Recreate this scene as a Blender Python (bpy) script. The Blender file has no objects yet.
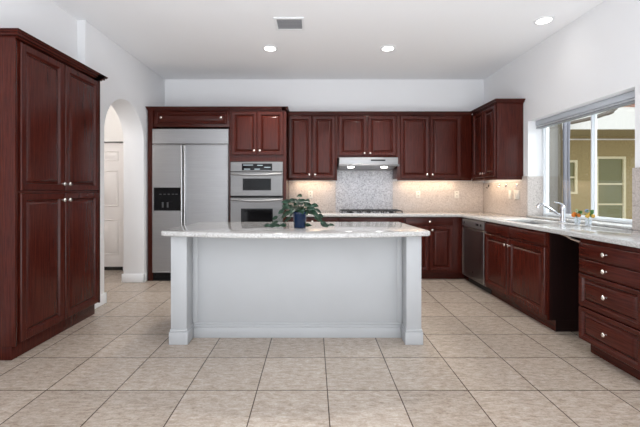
import bpy, bmesh, math, random
from mathutils import Vector, Matrix
random.seed(7)
SC = bpy.context.scene
COL = SC.collection

# ------------------------------------------------------------------ camera
cam_d = bpy.data.cameras.new('camera'); cam = bpy.data.objects.new('camera', cam_d); COL.objects.link(cam)
cam.location = (0, 0, 1.296); cam.rotation_euler = (math.pi/2, 0, 0)
cam_d.sensor_width = 36; cam_d.lens = 359/640*36
cam_d.shift_x = 7/640; cam_d.shift_y = -22.5/640
cam_d.clip_start = .05; cam_d.clip_end = 200
SC.camera = cam

# ------------------------------------------------------------------ world, exposure, large lights
SC.view_settings.view_transform = 'Standard'; SC.view_settings.look = 'None'
SC.view_settings.gamma = 1.0; SC.view_settings.use_curve_mapping = False
SC.view_settings.exposure = 0.0
w = bpy.data.worlds.new('sky'); SC.world = w; w.use_nodes = True
bg = w.node_tree.nodes['Background']; bg.inputs[0].default_value = (.86, .93, 1, 1); bg.inputs[1].default_value = 1.8

def area(name, loc, rot, sx, sy, power, color=(1, 1, 1), spread=180, parent=None):
    d = bpy.data.lights.new(name, 'AREA'); d.shape = 'RECTANGLE'; d.size = sx; d.size_y = sy
    d.energy = power; d.color = color; d.spread = math.radians(spread)
    o = bpy.data.objects.new(name, d); COL.objects.link(o); o.location = loc; o.rotation_euler = rot
    if parent: o.parent = parent; o.location = Vector(loc)-parent.location
    return o
# added fill at the unseen rear opening, standing in for daylight
area('rear_fill', (0.1, -3.42, 1.35), (math.radians(90), 0, 0), 4.6, 2.5, 20, (.93, .97, 1))
# added fill at the same opening, tilted up to brighten the ceiling
area('rear_up_fill', (0.1, -3.3, .25), (math.radians(150), 0, 0), 4.4, .6, 60, (.95, .98, 1))
# added area light just above the floor, facing up to lift ceiling and walls
area('floor_up_fill', (0.1, -.9, .03), (math.radians(180), 0, 0), 4.4, 3.4, 195, (.93, .97, 1))
# added area light outside, out of view, boosting what the window lets in
area('window_fill', (5.8, 3.95, 3.9), (0, math.radians(58), 0), 1.8, 2.4, 110, (.93, .97, 1), 70)
# added softbox under the ceiling behind the camera, no roof opening there
area('ceiling_fill', (0.1, -.9, 3.09), (0, 0, 0), 3.6, 2.6, 15, (.95, .98, 1))

# ------------------------------------------------------------------ materials
def new_mat(name, col=(.8, .8, .8), rough=.5, metal=0, spec=.5, coat=0, emit=None, estr=1):
    m = bpy.data.materials.new(name); m.use_nodes = True
    b = m.node_tree.nodes['Principled BSDF']
    b.inputs['Base Color'].default_value = (*col, 1); b.inputs['Roughness'].default_value = rough
    b.inputs['Metallic'].default_value = metal; b.inputs['Specular IOR Level'].default_value = spec
    b.inputs['Coat Weight'].default_value = coat; b.inputs['Coat Roughness'].default_value = .12
    if emit: b.inputs['Emission Color'].default_value = (*emit, 1); b.inputs['Emission Strength'].default_value = estr
    return m
def N(m, t, **kw):
    n = m.node_tree.nodes.new(t)
    for k, v in kw.items():
        if k in n.inputs: n.inputs[k].default_value = v
        else: setattr(n, k, v)
    return n
def L(m, a, b): m.node_tree.links.new(a, b)
def coords(m, scale=(1, 1, 1), loc=(0, 0, 0)):
    g = N(m, 'ShaderNodeNewGeometry'); mp = N(m, 'ShaderNodeMapping')
    mp.inputs['Scale'].default_value = scale; mp.inputs['Location'].default_value = loc
    L(m, g.outputs['Position'], mp.inputs['Vector']); return mp.outputs[0]
def ramp(m, fac, stops):
    r = N(m, 'ShaderNodeValToRGB'); cr = r.color_ramp
    while len(cr.elements) < len(stops): cr.elements.new(.5)
    for e, (p, c) in zip(cr.elements, stops): e.position = p; e.color = (*c, 1)
    L(m, fac, r.inputs[0]); return r.outputs[0]
def bsdf(m): return m.node_tree.nodes['Principled BSDF']
def bump(m, h, strength=.2, dist=.01):
    b = N(m, 'ShaderNodeBump'); b.inputs['Strength'].default_value = strength; b.inputs['Distance'].default_value = dist
    L(m, h, b.inputs['Height']); L(m, b.outputs[0], bsdf(m).inputs['Normal'])

def wood(name, scale, c0, c1, rough=.27):
    m = new_mat(name, rough=rough, coat=.03, spec=.24)
    n = N(m, 'ShaderNodeTexNoise', Scale=1.0, Detail=6.0, Roughness=.6); L(m, coords(m, scale), n.inputs['Vector'])
    n2 = N(m, 'ShaderNodeTexNoise', Scale=2.2, Detail=3.0); L(m, coords(m, (1, 1, .5)), n2.inputs['Vector'])
    mx = N(m, 'ShaderNodeMath', operation='MULTIPLY_ADD'); L(m, n.outputs[0], mx.inputs[0]); mx.inputs[1].default_value = .88
    mm = N(m, 'ShaderNodeMath', operation='MULTIPLY'); L(m, n2.outputs[0], mm.inputs[0]); mm.inputs[1].default_value = .12
    L(m, mm.outputs[0], mx.inputs[2])
    L(m, ramp(m, mx.outputs[0], [(.36, c0), (.64, c1)]), bsdf(m).inputs['Base Color'])
    bump(m, n.outputs[0], .04, .002)
    return m
WOOD = wood('cherry_wood', (95, 95, 5), (.036, .0056, .0034), (.074, .0125, .0072))
WOODH = wood('cherry_wood_horizontal', (5, 5, 120), (.035, .0055, .0033), (.072, .0122, .0070))
WOODSHADE = wood('gap_shade_wood', (30, 30, 2), (.006, .0015, .0012), (.012, .003, .0025), .5)  # near-black wood, the shade of the appliance gap put into its colour

WALL = new_mat('wall_paint', (.85, .85, .865), .75, spec=.2)
n = N(WALL, 'ShaderNodeTexNoise', Scale=140.0, Detail=2.0); L(WALL, coords(WALL), n.inputs['Vector']); bump(WALL, n.outputs[0], .06, .002)
CEIL = new_mat('ceiling_paint', (.93, .935, .955), .8, spec=.15)
n = N(CEIL, 'ShaderNodeTexNoise', Scale=60.0, Detail=3.0); L(CEIL, coords(CEIL), n.inputs['Vector']); bump(CEIL, n.outputs[0], .06, .003)
TRIM = new_mat('trim_white', (.86, .87, .89), .4)
ISL = new_mat('island_white', (.76, .80, .84), .45)
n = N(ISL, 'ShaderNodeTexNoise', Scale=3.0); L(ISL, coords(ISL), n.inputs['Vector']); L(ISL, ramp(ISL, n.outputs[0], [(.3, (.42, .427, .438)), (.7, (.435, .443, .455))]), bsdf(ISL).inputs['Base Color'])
HALL = new_mat('hall_paint', (.80, .775, .75), .75, spec=.2)
DOORW = new_mat('hall_door_paint', (.84, .80, .78), .5)

def granite(name, a, b, c, rough=.12, sc=1.0):
    m = new_mat(name, rough=rough, spec=.5)
    v = N(m, 'ShaderNodeTexVoronoi', Scale=95.0*sc); L(m, coords(m), v.inputs['Vector'])
    n1 = N(m, 'ShaderNodeTexNoise', Scale=90.0*sc, Detail=5.0, Roughness=.75); L(m, coords(m), n1.inputs['Vector'])
    n2 = N(m, 'ShaderNodeTexNoise', Scale=7.0, Detail=3.0); L(m, coords(m), n2.inputs['Vector'])
    base = ramp(m, n1.outputs[0], [(.30, c), (.44, b), (.56, a), (.75, tuple(min(1, x*1.08) for x in a))])
    spk = ramp(m, v.outputs['Color'], [(.0, (.58, .55, .54)), (.2, (.86, .85, .84)), (.4, (1, 1, 1))])
    x = N(m, 'ShaderNodeMixRGB', blend_type='MULTIPLY'); x.inputs[0].default_value = .8
    L(m, base, x.inputs[1]); L(m, spk, x.inputs[2])
    y = N(m, 'ShaderNodeMixRGB', blend_type='MULTIPLY'); y.inputs[0].default_value = .5
    L(m, x.outputs[0], y.inputs[1]); L(m, ramp(m, n2.outputs[0], [(.3, (.93, .91, .90)), (.7, (1, 1, 1))]), y.inputs[2])
    L(m, y.outputs[0], bsdf(m).inputs['Base Color'])
    return m
GRAN = granite('granite_polished', (.57, .565, .56), (.43, .42, .41), (.16, .145, .135), .08, 1.1)
SPLASH = granite('granite_backsplash', (.58, .53, .505), (.46, .41, .385), (.26, .22, .20), .3, .9)

SPLASHG = granite('granite_grey_slab', (.58, .58, .61), (.40, .40, .43), (.10, .10, .12), .25, .62)
# floor tile
FLOOR = new_mat('floor_tile', rough=.24, spec=.55)
TS = .457
br = N(FLOOR, 'ShaderNodeTexBrick', offset=0.0, squash=1.0); L(FLOOR, coords(FLOOR, loc=(-.093, -.049, 0)), br.inputs['Vector'])
br.inputs['Scale'].default_value = 1; br.inputs['Mortar Size'].default_value = .0040; br.inputs['Mortar Smooth'].default_value = .3
br.inputs['Brick Width'].default_value = TS; br.inputs['Row Height'].default_value = TS
br.inputs['Color1'].default_value = (.86, .86, .86, 1); br.inputs['Color2'].default_value = (1, 1, 1, 1); br.inputs['Mortar'].default_value = (.17, .12, .09, 1)
nA = N(FLOOR, 'ShaderNodeTexNoise', Scale=20.0, Detail=9.0, Roughness=.78, Distortion=.5); L(FLOOR, coords(FLOOR, (.7, 1.9, 1)), nA.inputs['Vector'])
nB = N(FLOOR, 'ShaderNodeTexNoise', Scale=70.0, Detail=4.0, Roughness=.7); L(FLOOR, coords(FLOOR), nB.inputs['Vector'])
cA = ramp(FLOOR, nA.outputs[0], [(.32, (.29, .225, .17)), (.45, (.41, .335, .275)), (.53, (.475, .40, .335)), (.66, (.57, .495, .43))])
mA = N(FLOOR, 'ShaderNodeMixRGB', blend_type='MULTIPLY'); mA.inputs[0].default_value = 1; L(FLOOR, cA, mA.inputs[1])
L(FLOOR, ramp(FLOOR, nB.outputs[0], [(.3, (.80, .78, .76)), (.55, (1, 1, 1))]), mA.inputs[2])
mB = N(FLOOR, 'ShaderNodeMixRGB', blend_type='MULTIPLY'); mB.inputs[0].default_value = 1
L(FLOOR, mA.outputs[0], mB.inputs[1]); L(FLOOR, br.outputs['Color'], mB.inputs[2]); L(FLOOR, mB.outputs[0], bsdf(FLOOR).inputs['Base Color'])
nC = N(FLOOR, 'ShaderNodeTexNoise', Scale=22.0, Detail=3.0, Distortion=1.2); L(FLOOR, coords(FLOOR, (1, 2.2, 1)), nC.inputs['Vector'])
hm = N(FLOOR, 'ShaderNodeMath', operation='MULTIPLY_ADD'); L(FLOOR, br.outputs['Fac'], hm.inputs[0]); hm.inputs[1].default_value = -.8; L(FLOOR, nC.outputs[0], hm.inputs[2])
bump(FLOOR, hm.outputs[0], .5, .009)

def steel(name, col=(.62, .62, .63), rough=.28, horiz=True):
    m = new_mat(name, col, rough, metal=1)
    n = N(m, 'ShaderNodeTexNoise', Scale=1.0, Detail=3.0); L(m, coords(m, (3, 3, 260) if horiz else (260, 260, 3)), n.inputs['Vector'])
    L(m, ramp(m, n.outputs[0], [(.3, tuple(c*.88 for c in col)), (.7, col)]), bsdf(m).inputs['Base Color'])
    bump(m, n.outputs[0], .03, .001)
    return m
STEEL = steel('brushed_steel', (.41, .41, .42), .44); STEELO = steel('brushed_steel_oven', (.24, .235, .235), .42); STEELV = steel('brushed_steel_bright', (.66, .66, .67), .22, False)
STEELD = steel('brushed_steel_dark', (.36, .34, .33), .3)
CHROME = new_mat('chrome', (.62, .62, .65), .12, metal=1)
KNOB = new_mat('knob_nickel', (.90, .82, .76), .2, metal=1)
BLACK = new_mat('black_plastic', (.010, .010, .011), .35, spec=.25)
BGLASS = new_mat('black_glass', (.006, .006, .007), .08, spec=.2)
IRON = new_mat('cast_iron', (.02, .02, .022), .5)
PLATE = new_mat('outlet_plastic', (.66, .64, .60), .4)
SLOT = new_mat('outlet_slot', (.05, .05, .05), .6)
GREYM = new_mat('vent_grey', (.60, .60, .62), .5); DGREY = new_mat('dark_grey_plastic', (.09, .09, .095), .35); VDARK = new_mat('vent_dark', (.34, .34, .36), .7)
WARM = new_mat('warm_lens', (1, .9, .75), .5, emit=(1, .80, .58), estr=6)
LENS = new_mat('lamp_lens', (1, 1, 1), .5, emit=(1, .97, .92), estr=9)
HLENS = new_mat('hood_lens', (1, 1, 1), .5, emit=(1, .96, .9), estr=9)
BADGE = new_mat('display_text', (.5, .6, .65), .5, emit=(.45, .55, .6), estr=.12)
VINYL = new_mat('window_vinyl', (.78, .82, .86), .4)
BLIND = new_mat('blind_cassette', (.52, .55, .60), .5); BLINDW = new_mat('blind_fabric', (.86, .88, .9), .6); BRAIL = new_mat('blind_rail', (.26, .27, .29), .5)
DARKGAP = new_mat('door_gap_dark', (.02, .018, .016), .8)  # near-black for the shaded gap under the hall door

GLASS = bpy.data.materials.new('window_glass'); GLASS.use_nodes = True
nt = GLASS.node_tree; nt.nodes.clear()
o_ = nt.nodes.new('ShaderNodeOutputMaterial'); mx = nt.nodes.new('ShaderNodeMixShader'); tr = nt.nodes.new('ShaderNodeBsdfTransparent'); gl = nt.nodes.new('ShaderNodeBsdfGlossy'); fr = nt.nodes.new('ShaderNodeLayerWeight'); pw = nt.nodes.new('ShaderNodeMath'); pw.operation = 'MULTIPLY_ADD'; pw.inputs[1].default_value = .10; pw.inputs[2].default_value = .02
tr.inputs[0].default_value = (.93, .95, .94, 1); gl.inputs['Roughness'].default_value = .02
nt.links.new(fr.outputs['Facing'], pw.inputs[0]); nt.links.new(pw.outputs[0], mx.inputs[0]); nt.links.new(tr.outputs[0], mx.inputs[1]); nt.links.new(gl.outputs[0], mx.inputs[2]); nt.links.new(mx.outputs[0], o_.inputs[0])
CUP = bpy.data.materials.new('cup_glass'); CUP.use_nodes = True
b_ = CUP.node_tree.nodes['Principled BSDF']; b_.inputs['Base Color'].default_value = (.9, .95, 1, 1); b_.inputs['Roughness'].default_value = .04; b_.inputs['Transmission Weight'].default_value = .75

# ------------------------------------------------------------------ mesh helpers
def V(p): return Vector(p)
def bx(bm, x0, x1, y0, y1, z0, z1, bev=0, seg=2):
    x0, x1 = min(x0, x1), max(x0, x1); y0, y1 = min(y0, y1), max(y0, y1); z0, z1 = min(z0, z1), max(z0, z1)
    vs = [bm.verts.new((x, y, z)) for x in (x0, x1) for y in (y0, y1) for z in (z0, z1)]
    fs = [bm.faces.new([vs[i] for i in q]) for q in ((0, 1, 3, 2), (4, 6, 7, 5), (0, 4, 5, 1), (2, 3, 7, 6), (0, 2, 6, 4), (1, 5, 7, 3))]
    if bev:
        es = list({e for f in fs for e in f.edges})
        bmesh.ops.bevel(bm, geom=es, offset=bev, segments=seg, affect='EDGES', profile=.5)
def frame(origin, facing):
    """u right, v up, w out of the face"""
    d = {'cam': ((1, 0, 0), (0, -1, 0)), 'left': ((0, -1, 0), (-1, 0, 0)), 'right': ((0, 1, 0), (1, 0, 0)), 'up': None}[facing]
    u, w_ = V(d[0]), V(d[1]); o = V(origin)
    return lambda a, b, c: o+u*a+V((0, 0, b))+w_*c
def boxf(bm, F, u0, u1, v0, v1, w0, w1, bev=0, seg=2):
    p, q = F(u0, v0, w0), F(u1, v1, w1); bx(bm, p.x, q.x, p.y, q.y, p.z, q.z, bev, seg)
def rings(bm, F, u0, u1, v0, v1, prof):
    prev = None
    for ins, h in prof:
        r = [bm.verts.new(F(a, b, h)) for a, b in ((u0+ins, v0+ins), (u1-ins, v0+ins), (u1-ins, v1-ins), (u0+ins, v1-ins))]
        if prev is None: bm.faces.new(r[::-1])
        else:
            for i in range(4): bm.faces.new((prev[i], prev[(i+1) % 4], r[(i+1) % 4], r[i]))
        prev = r
    bm.faces.new(prev)
def panel_prof(st=.058):
    return [(0, 0), (0, .014), (.003, .019), (.006, .022), (st-.014, .022), (st-.011, .020), (st-.008, .014), (st-.003, .008), (st, .004), (st+.005, .004), (st+.008, .007), (st+.030, .019), (st+.033, .0195)]
FLAT = [(0, 0), (0, .014), (.003, .018), (.008, .020)]
def lathe(bm, prof, M=None, seg=20, cap=True):
    """prof list of (r,z) about local z"""
    M = M or Matrix.Identity(4); prev = None
    for r, z in prof:
        ring = [bm.verts.new(M@V((r*math.cos(2*math.pi*i/seg), r*math.sin(2*math.pi*i/seg), z))) for i in range(seg)]
        if prev is None:
            if cap: bm.faces.new(ring[::-1])
        else:
            for i in range(seg): bm.faces.new((prev[i], prev[(i+1) % seg], ring[(i+1) % seg], ring[i]))
        prev = ring
    if cap: bm.faces.new(prev)
def tube(bm, pts, r, seg=10):
    pts = [V(p) for p in pts]; rr = r if isinstance(r, (list, tuple)) else [r]*len(pts)
    t0 = (pts[1]-pts[0]).normalized(); up = V((0, 0, 1)) if abs(t0.z) < .9 else V((1, 0, 0)); a = t0.cross(up).normalized()
    prev = None
    for i, p in enumerate(pts):
        t = (pts[min(i+1, len(pts)-1)]-pts[max(i-1, 0)]).normalized()
        a = (a-t*a.dot(t)).normalized(); b = t.cross(a)
        ring = [bm.verts.new(p+a*rr[i]*math.cos(2*math.pi*k/seg)+b*rr[i]*math.sin(2*math.pi*k/seg)) for k in range(seg)]
        if prev is None: bm.faces.new(ring[::-1])
        else:
            for k in range(seg): bm.faces.new((prev[k], prev[(k+1) % seg], ring[(k+1) % seg], ring[k]))
        prev = ring
    bm.faces.new(prev)
def slab(bm, outer, holes, P, d, bev=0, seg=3):
    """polygon (2D) with holes mapped to 3D by P(a,b), extruded by vector d"""
    es = []
    for loop in [outer]+holes:
        vs = [bm.verts.new(P(*p)) for p in loop]
        es += [bm.edges.new((vs[i], vs[(i+1) % len(vs)])) for i in range(len(vs))]
    g = bmesh.ops.triangle_fill(bm, use_beauty=True, use_dissolve=True, edges=es)
    fs = [f for f in g['geom'] if isinstance(f, bmesh.types.BMFace)]
    ex = bmesh.ops.extrude_face_region(bm, geom=fs)
    bmesh.ops.translate(bm, vec=V(d), verts=[v for v in ex['geom'] if isinstance(v, bmesh.types.BMVert)])
    bmesh.ops.recalc_face_normals(bm, faces=bm.faces)
    if bev:
        be = [e for e in bm.edges if len(e.link_faces) == 2 and e.calc_face_angle(0) > .9]
        bmesh.ops.bevel(bm, geom=be, offset=bev, segments=seg, affect='EDGES', profile=.5)
def obj(name, bm, mat, parent=None, smooth=True, **props):
    me = bpy.data.meshes.new(name)
    bmesh.ops.recalc_face_normals(bm, faces=bm.faces)
    o = bpy.data.objects.new(name, me)
    root = parent; off = V((0, 0, 0))
    while root is not None: off += root.location; root = root.parent
    if parent is not None: o.parent = parent
    else:
        xs = [v.co for v in bm.verts]
        off = V((sum(c.x for c in xs)/len(xs), sum(c.y for c in xs)/len(xs), min(c.z for c in xs))); o.location = off
    bmesh.ops.translate(bm, vec=-off, verts=bm.verts)
    bm.to_mesh(me); bm.free(); me.materials.append(mat)
    if smooth:
        for p in me.polygons: p.use_smooth = max(abs(c) for c in p.normal) < .9995
        me.set_sharp_from_angle(angle=math.radians(35))
    COL.objects.link(o)
    for k, v in props.items(): o[k] = v
    return o
def B(): return bmesh.new()
def thing(name, label, cat, loc, group=None):
    o = bpy.data.objects.new(name, None); COL.objects.link(o); o.location = loc; o.empty_display_size = .1
    o['label'] = label; o['category'] = cat
    if group: o['group'] = group
    return o
def tag(o, label, cat, group=None):
    o['label'] = label; o['category'] = cat
    if group: o['group'] = group
    return o
def box_obj(name, dims, mat, parent=None, bev=0, **props):
    bm = B()
    for d in (dims if isinstance(dims[0], (list, tuple)) else [dims]): bx(bm, *d, bev)
    return obj(name, bm, mat, parent, **props)
def struct(name, bm, mat, **kw): return obj(name, bm, mat, kind='structure', **kw)

def knob(F, u, v, parent, w0=.020):
    bm = B(); p = F(u, v, w0); ax = (F(u, v, w0+1)-p).normalized()
    M = Matrix.Translation(p) @ ax.to_track_quat('Z', 'Y').to_matrix().to_4x4()
    lathe(bm, [(.008, 0), (.006, .006), (.006, .012), (.012, .017), (.0165, .022), (.0165, .026), (.012, .031), (.004, .033)], M, 16)
    return obj('knob', bm, KNOB, parent)
def panel_door(F, u0, u1, v0, v1, parent, kn=None, st=.058, name='door', mat=None):
    bm = B(); rings(bm, F, u0, u1, v0, v1, panel_prof(st)); d = obj(name, bm, mat or WOOD, parent)
    if kn: knob(F, kn[0], kn[1], d)
    return d
def flat_front(F, u0, u1, v0, v1, parent, kn=None, name='drawer'):
    bm = B(); rings(bm, F, u0, u1, v0, v1, FLAT); d = obj(name, bm, WOODH, parent)
    for k in (kn or []): knob(F, k[0], k[1], d)
    return d

CH = 3.11      # ceiling height
CT = .96       # counter top
# ------------------------------------------------------------------ room shell
bm = B(); bx(bm, -4.5, 2.78, -3.6, 6.1, -.12, 0); struct('floor', bm, FLOOR)
bm = B(); bx(bm, -4.5, 3.05, -3.6, 6.1, CH, CH+.12); struct('ceiling', bm, CEIL)
bm = B(); slab(bm, [(-4.5, 0), (-3.88, 0), (-3.88, 2.10), (-3.085, 2.10), (-3.085, 0), (3.03, 0), (3.03, CH), (-4.5, CH)], [], lambda a, b: V((a, 5.84, b)), (0, .13, 0)); struct('wall_back', bm, WALL)
bm = B(); bx(bm, -4.5, -2.9, 6.0, 6.1, 0, CH); struct('wall_light_block', bm, HALL)  # added behind the hall door to block sky light at its gap
# left wall of the main room, set back, then the arched part
bm = B(); bx(bm, -2.70, -2.49, -3.5, 3.795, 0, CH); struct('wall_left', bm, WALL)
arch = [(3.795, 0), (4.15, 0), (4.15, 1.987)]
for i in range(0, 25):
    t = math.pi-math.pi*i/24; arch.append((4.628+.478*math.cos(t), 1.987+.478*math.sin(t)))
arch += [(5.106, 1.987), (5.106, 0), (5.84, 0), (5.84, CH), (3.795, CH)]
ar = []
for p in arch:
    if not ar or (abs(ar[-1][0]-p[0])+abs(ar[-1][1]-p[1])) > 1e-4: ar.append(p)
bm = B(); slab(bm, ar, [], lambda a, b: V((-2.70, a, b)), (.292, 0, 0), .012, 2)
struct('wall_left', bm, WALL)
bm = B(); slab(bm, [(-3.5, 0), (5.84, 0), (5.84, CH), (-3.5, CH)], [[(3.10, .955), (4.64, .955), (4.64, 2.20), (3.10, 2.20)]], lambda a, b: V((2.78, a, b)), (.25, 0, 0))
struct('wall_right', bm, WALL)
bm = B(); slab(bm, [(-2.7, 0), (-2.2, 0), (-2.2, 2.6), (2.4, 2.6), (2.4, 0), (3.03, 0), (3.03, CH), (-2.7, CH)], [], lambda a, b: V((a, -3.6, b)), (0, .1, 0)); struct('wall_rear', bm, WALL)
# hall beyond the arch
bm = B(); bx(bm, -4.5, -4.4, 3.1, 5.84, 0, CH); struct('wall_hall_left', bm, HALL)
bm = B(); bx(bm, -4.4, -2.70, 3.1, 3.2, 0, CH); struct('wall_hall_near', bm, HALL)
bm = B(); slab(bm, [(-4.4, 0), (-3.88, 0), (-3.88, 2.10), (-3.085, 2.10), (-3.085, 0), (-2.705, 0), (-2.705, CH), (-4.4, CH)], [], lambda a, b: V((a, 5.832, b)), (0, .007, 0)); struct('wall_hall_back', bm, HALL)
# hall door
F = frame((0, 5.89, 0), 'cam')
dr = thing('door_1', '', '', (-3.48, 5.91, 0)); del dr['label']; del dr['category']; dr['kind'] = 'structure'
bm = B(); boxf(bm, F, -3.87, -3.095, .055, 2.085, -.02, 0); obj('door_leaf', bm, DOORW, dr)
for (a, b) in ((-3.78, -3.50), (-3.47, -3.19)):
    for (c, d) in ((1.785, 1.956), (1.039, 1.632), (.245, .83)):
        bm = B(); rings(bm, F, a, b, c, d, [(0, -.002), (0, .0005), (.010, .012), (.022, .001), (.036, .001), (.055, .012)]); obj('door_panel', bm, DOORW, dr)
bm = B(); boxf(bm, F, -3.88, -3.085, 0.0, .05, -.02, .01); obj('door_gap_shade', bm, DARKGAP, dr)  # dark strip filling the gap under the door, painted as its shade
# baseboards
def baseboard(name, segs):
    bm = B()
    for d in segs: bx(bm, *d, .004)
    return struct(name, bm, TRIM)
baseboard('baseboard_left', [(-2.408, -2.392, 3.84, 4.165, 0, .12), (-2.70, -2.392, 4.152, 4.166, 0, .12)])
baseboard('baseboard_arch', [(-2.715, -2.392, 5.09, 5.104, 0, .12), (-2.408, -2.392, 5.09, 5.17, 0, .12)])
baseboard('baseboard_hall', [(-4.39, -3.89, 5.815, 5.831, 0, .12), (-3.08, -2.72, 5.815, 5.831, 0, .12)])
baseboard('baseboard_left_wall', [(-2.49, -2.474, -3.4, 2.70, 0, .12)])
baseboard('baseboard_right', [(2.764, 2.779, -3.4, 2.28, 0, .12)])
bm = B(); bx(bm, 2.80, 12, -1, 14, -.15, -.03)
struct('ground', bm, new_mat('patio_concrete', (.45, .42, .38), .8))

# ------------------------------------------------------------------ window
wn = thing('window_1', '', '', (2.99, 3.87, .955)); del wn['label']; del wn['category']; wn['kind'] = 'structure'
bm = B(); bx(bm, 2.745, 3.03, 3.105, 4.618, .961, .985, .006); obj('window_sill', bm, GRAN, wn)
wy0, wy1, wz0, wz1 = 3.102, 4.638, .987, 2.198
bm = B(); P = lambda a, b: V((2.96, a, b))
slab(bm, [(wy0, wz0), (wy1, wz0), (wy1, wz1), (wy0, wz1)], [[(wy0+.035, wz0+.03), (wy1-.035, wz0+.03), (wy1-.035, wz1-.03), (wy0+.035, wz1-.03)]], P, (.07, 0, 0), .004)
obj('window_frame', bm, VINYL, wn)
bm = B(); bx(bm, 2.972, 3.02, 3.822, 3.840, wz0+.031, wz1-.031, .004); obj('mullion', bm, VINYL, wn)
for a, b, x in ((3.841, wy1-.037, 2.985), (wy0+.037, 3.821, 3.0)):
    bm = B(); s = .008
    slab(bm, [(a, wz0+.032), (b, wz0+.032), (b, wz1-.032), (a, wz1-.032)], [[(a+s, wz0+.032+s), (b-s, wz0+.032+s), (b-s, wz1-.032-s), (a+s, wz1-.032-s)]], lambda p, q: V((x-.008, p, q)), (.026, 0, 0), .003)
    sash = obj('sash', bm, TRIM, wn)
    bm = B(); bx(bm, x, x+.006, a+s-.004, b-s+.004, wz0+.028+s, wz1-.028-s); obj('window_glass', bm, GLASS, sash)
bl = thing('roller_blind', 'rolled-up white roller blind with grey cassette at top of window', 'blind', (2.90, 3.87, 2.10))
bm = B(); bx(bm, 2.868, 2.955, 3.108, 4.63, 2.135, 2.197, .008); obj('cassette', bm, BLIND, bl)
bm = B(); tube(bm, [(2.915, 3.12, 2.128), (2.915, 4.62, 2.128)], .018, 14); obj('blind_roll', bm, BLINDW, bl)
bm = B(); bx(bm, 2.872, 2.950, 3.112, 4.625, 2.098, 2.112, .003); obj('bottom_rail', bm, BRAIL, bl)

# ------------------------------------------------------------------ cabinets
def crown(segs, parent, z=2.455, h=.05):
    """segs: boxes footprint (x0,x1,y0,y1) stepped outwards by out=(dx0,dx1,dy0,dy1)"""
    bm = B()
    for (x0, x1, y0, y1), (a, b, c, d) in segs:
        for k0, k1, s in ((0, .25, .25), (.25, .6, .6), (.6, .8, .85), (.8, 1, 1)):
            bx(bm, x0-a*s, x1+b*s, y0-c*s, y1+d*s, z+h*k0, z+h*k1, .001, 1)
    return obj('crown_moulding', bm, WOODH, parent)

# pantry on the left
pt = thing('pantry_cabinet', 'tall dark cherry pantry cabinet with four doors along the left wall', 'cabinet', (-2.37, 3.27, 0))
box_obj('body', (-2.488, -2.277, 2.737, 3.790, .115, 2.46), WOOD, pt, .002)
box_obj('side_panel', (-2.488, -2.257, 2.718, 2.736, .115, 2.46), WOOD, pt, .001)
box_obj('toe_kick', [(-2.47, -2.305, 2.745, 3.79, 0, .113)], WOOD, pt, .002)
box_obj('side_panel', (-2.400, -2.256, 3.797, 3.806, .115, 2.46), WOOD, pt, .001)
crown([((-2.488, -2.257, 2.737, 3.793), (0, .06, .06, 0)), ((-2.400, -2.257, 3.70, 3.806), (0, .06, 0, .045))], pt, 2.462, .05)
F = frame((-2.277, 0, 0), 'right')
box_obj('mid_rail', (-2.277, -2.268, 2.737, 3.79, 1.283, 1.297), WOODH, pt)
pd = [(2.775, 3.262), (3.275, 3.782)]
for i, (a, b) in enumerate(pd):
    ku = b-.03 if i == 0 else a+.03
    panel_door(F, a, b, 1.30, 2.45, pt, (ku, 1.36), .065)
    panel_door(F, a, b, .125, 1.28, pt, (ku, 1.215), .065)

# refrigerator surround
rs = thing('refrigerator_surround', 'dark cherry surround with long two-knob drawer above the steel refrigerator', 'cabinet', (-1.80, 5.5, 0))
box_obj('side_panel', (-2.385, -2.312, 5.18, 5.838, 0, 2.46), WOOD, rs, .002)
box_obj('side_panel', (-1.208, -1.196, 5.18, 5.838, 0, 2.46), WOOD, rs, .002)
box_obj('body', (-2.31, -1.21, 5.20, 5.838, 2.225, 2.46), WOODH, rs, .002)
crown([((-2.385, -1.196, 5.18, 5.838), (.01, 0, .05, 0))], rs)
F = frame((0, 5.20, 0), 'cam')
d = panel_door(F, -2.255, -1.25, 2.265, 2.437, rs, None, .03, 'drawer', WOODH)
knob(F, -2.185, 2.352, d); knob(F, -1.325, 2.352, d)
# refrigerator
rf = thing('refrigerator', 'stainless steel side-by-side refrigerator with black water dispenser', 'refrigerator', (-1.76, 5.45, 0))
box_obj('body', (-2.306, -1.214, 5.19, 5.82, .02, 2.185), STEELD, rf, .003)
F = frame((0, 5.19, 0), 'cam')
bm = B(); rings(bm, F, -2.306, -1.214, 1.975, 2.188, [(0, 0), (0, .035), (.003, .038), (.028, .038), (.031, .034), (.05, .034)]); obj('top_panel', bm, STEEL, rf)
for a, b, nm in ((-2.303, -1.862, 'freezer_door'), (-1.842, -1.217, 'fridge_door')):
    bm = B(); rings(bm, F, a, b, .125, 1.962, [(0, 0), (0, .045), (.003, .05), (.016, .05), (.019, .047)]); dd = obj(nm, bm, STEEL, rf)
    u = b-.012 if nm == 'freezer_door' else a+.012
    bm = B(); boxf(bm, F, u-.012, u+.012, .14, 1.95, .0505, .085, .008, 3); obj('handle', bm, STEELV, dd)
    if nm == 'freezer_door':
        bm = B(); rings(bm, F, -2.277, -1.893, 1.015, 1.346, [(0, .0475), (0, .054), (.004, .057), (.022, .057), (.026, .050), (.04, .0485)]); dp = obj('water_dispenser', bm, BGLASS, dd)
        for a_ in (-2.09, -2.16):
            bm = B(); boxf(bm, F, a_, a_+.02, 1.06, 1.135, .049, .062, .003); obj('paddle', bm, DGREY, dp)
        for x in (-2.20, -2.14, -2.08, -2.02, -1.97):
            bm = B(); boxf(bm, F, x, x+.03, 1.245, 1.255, .049, .052); obj('button', bm, DGREY, dp)
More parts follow.
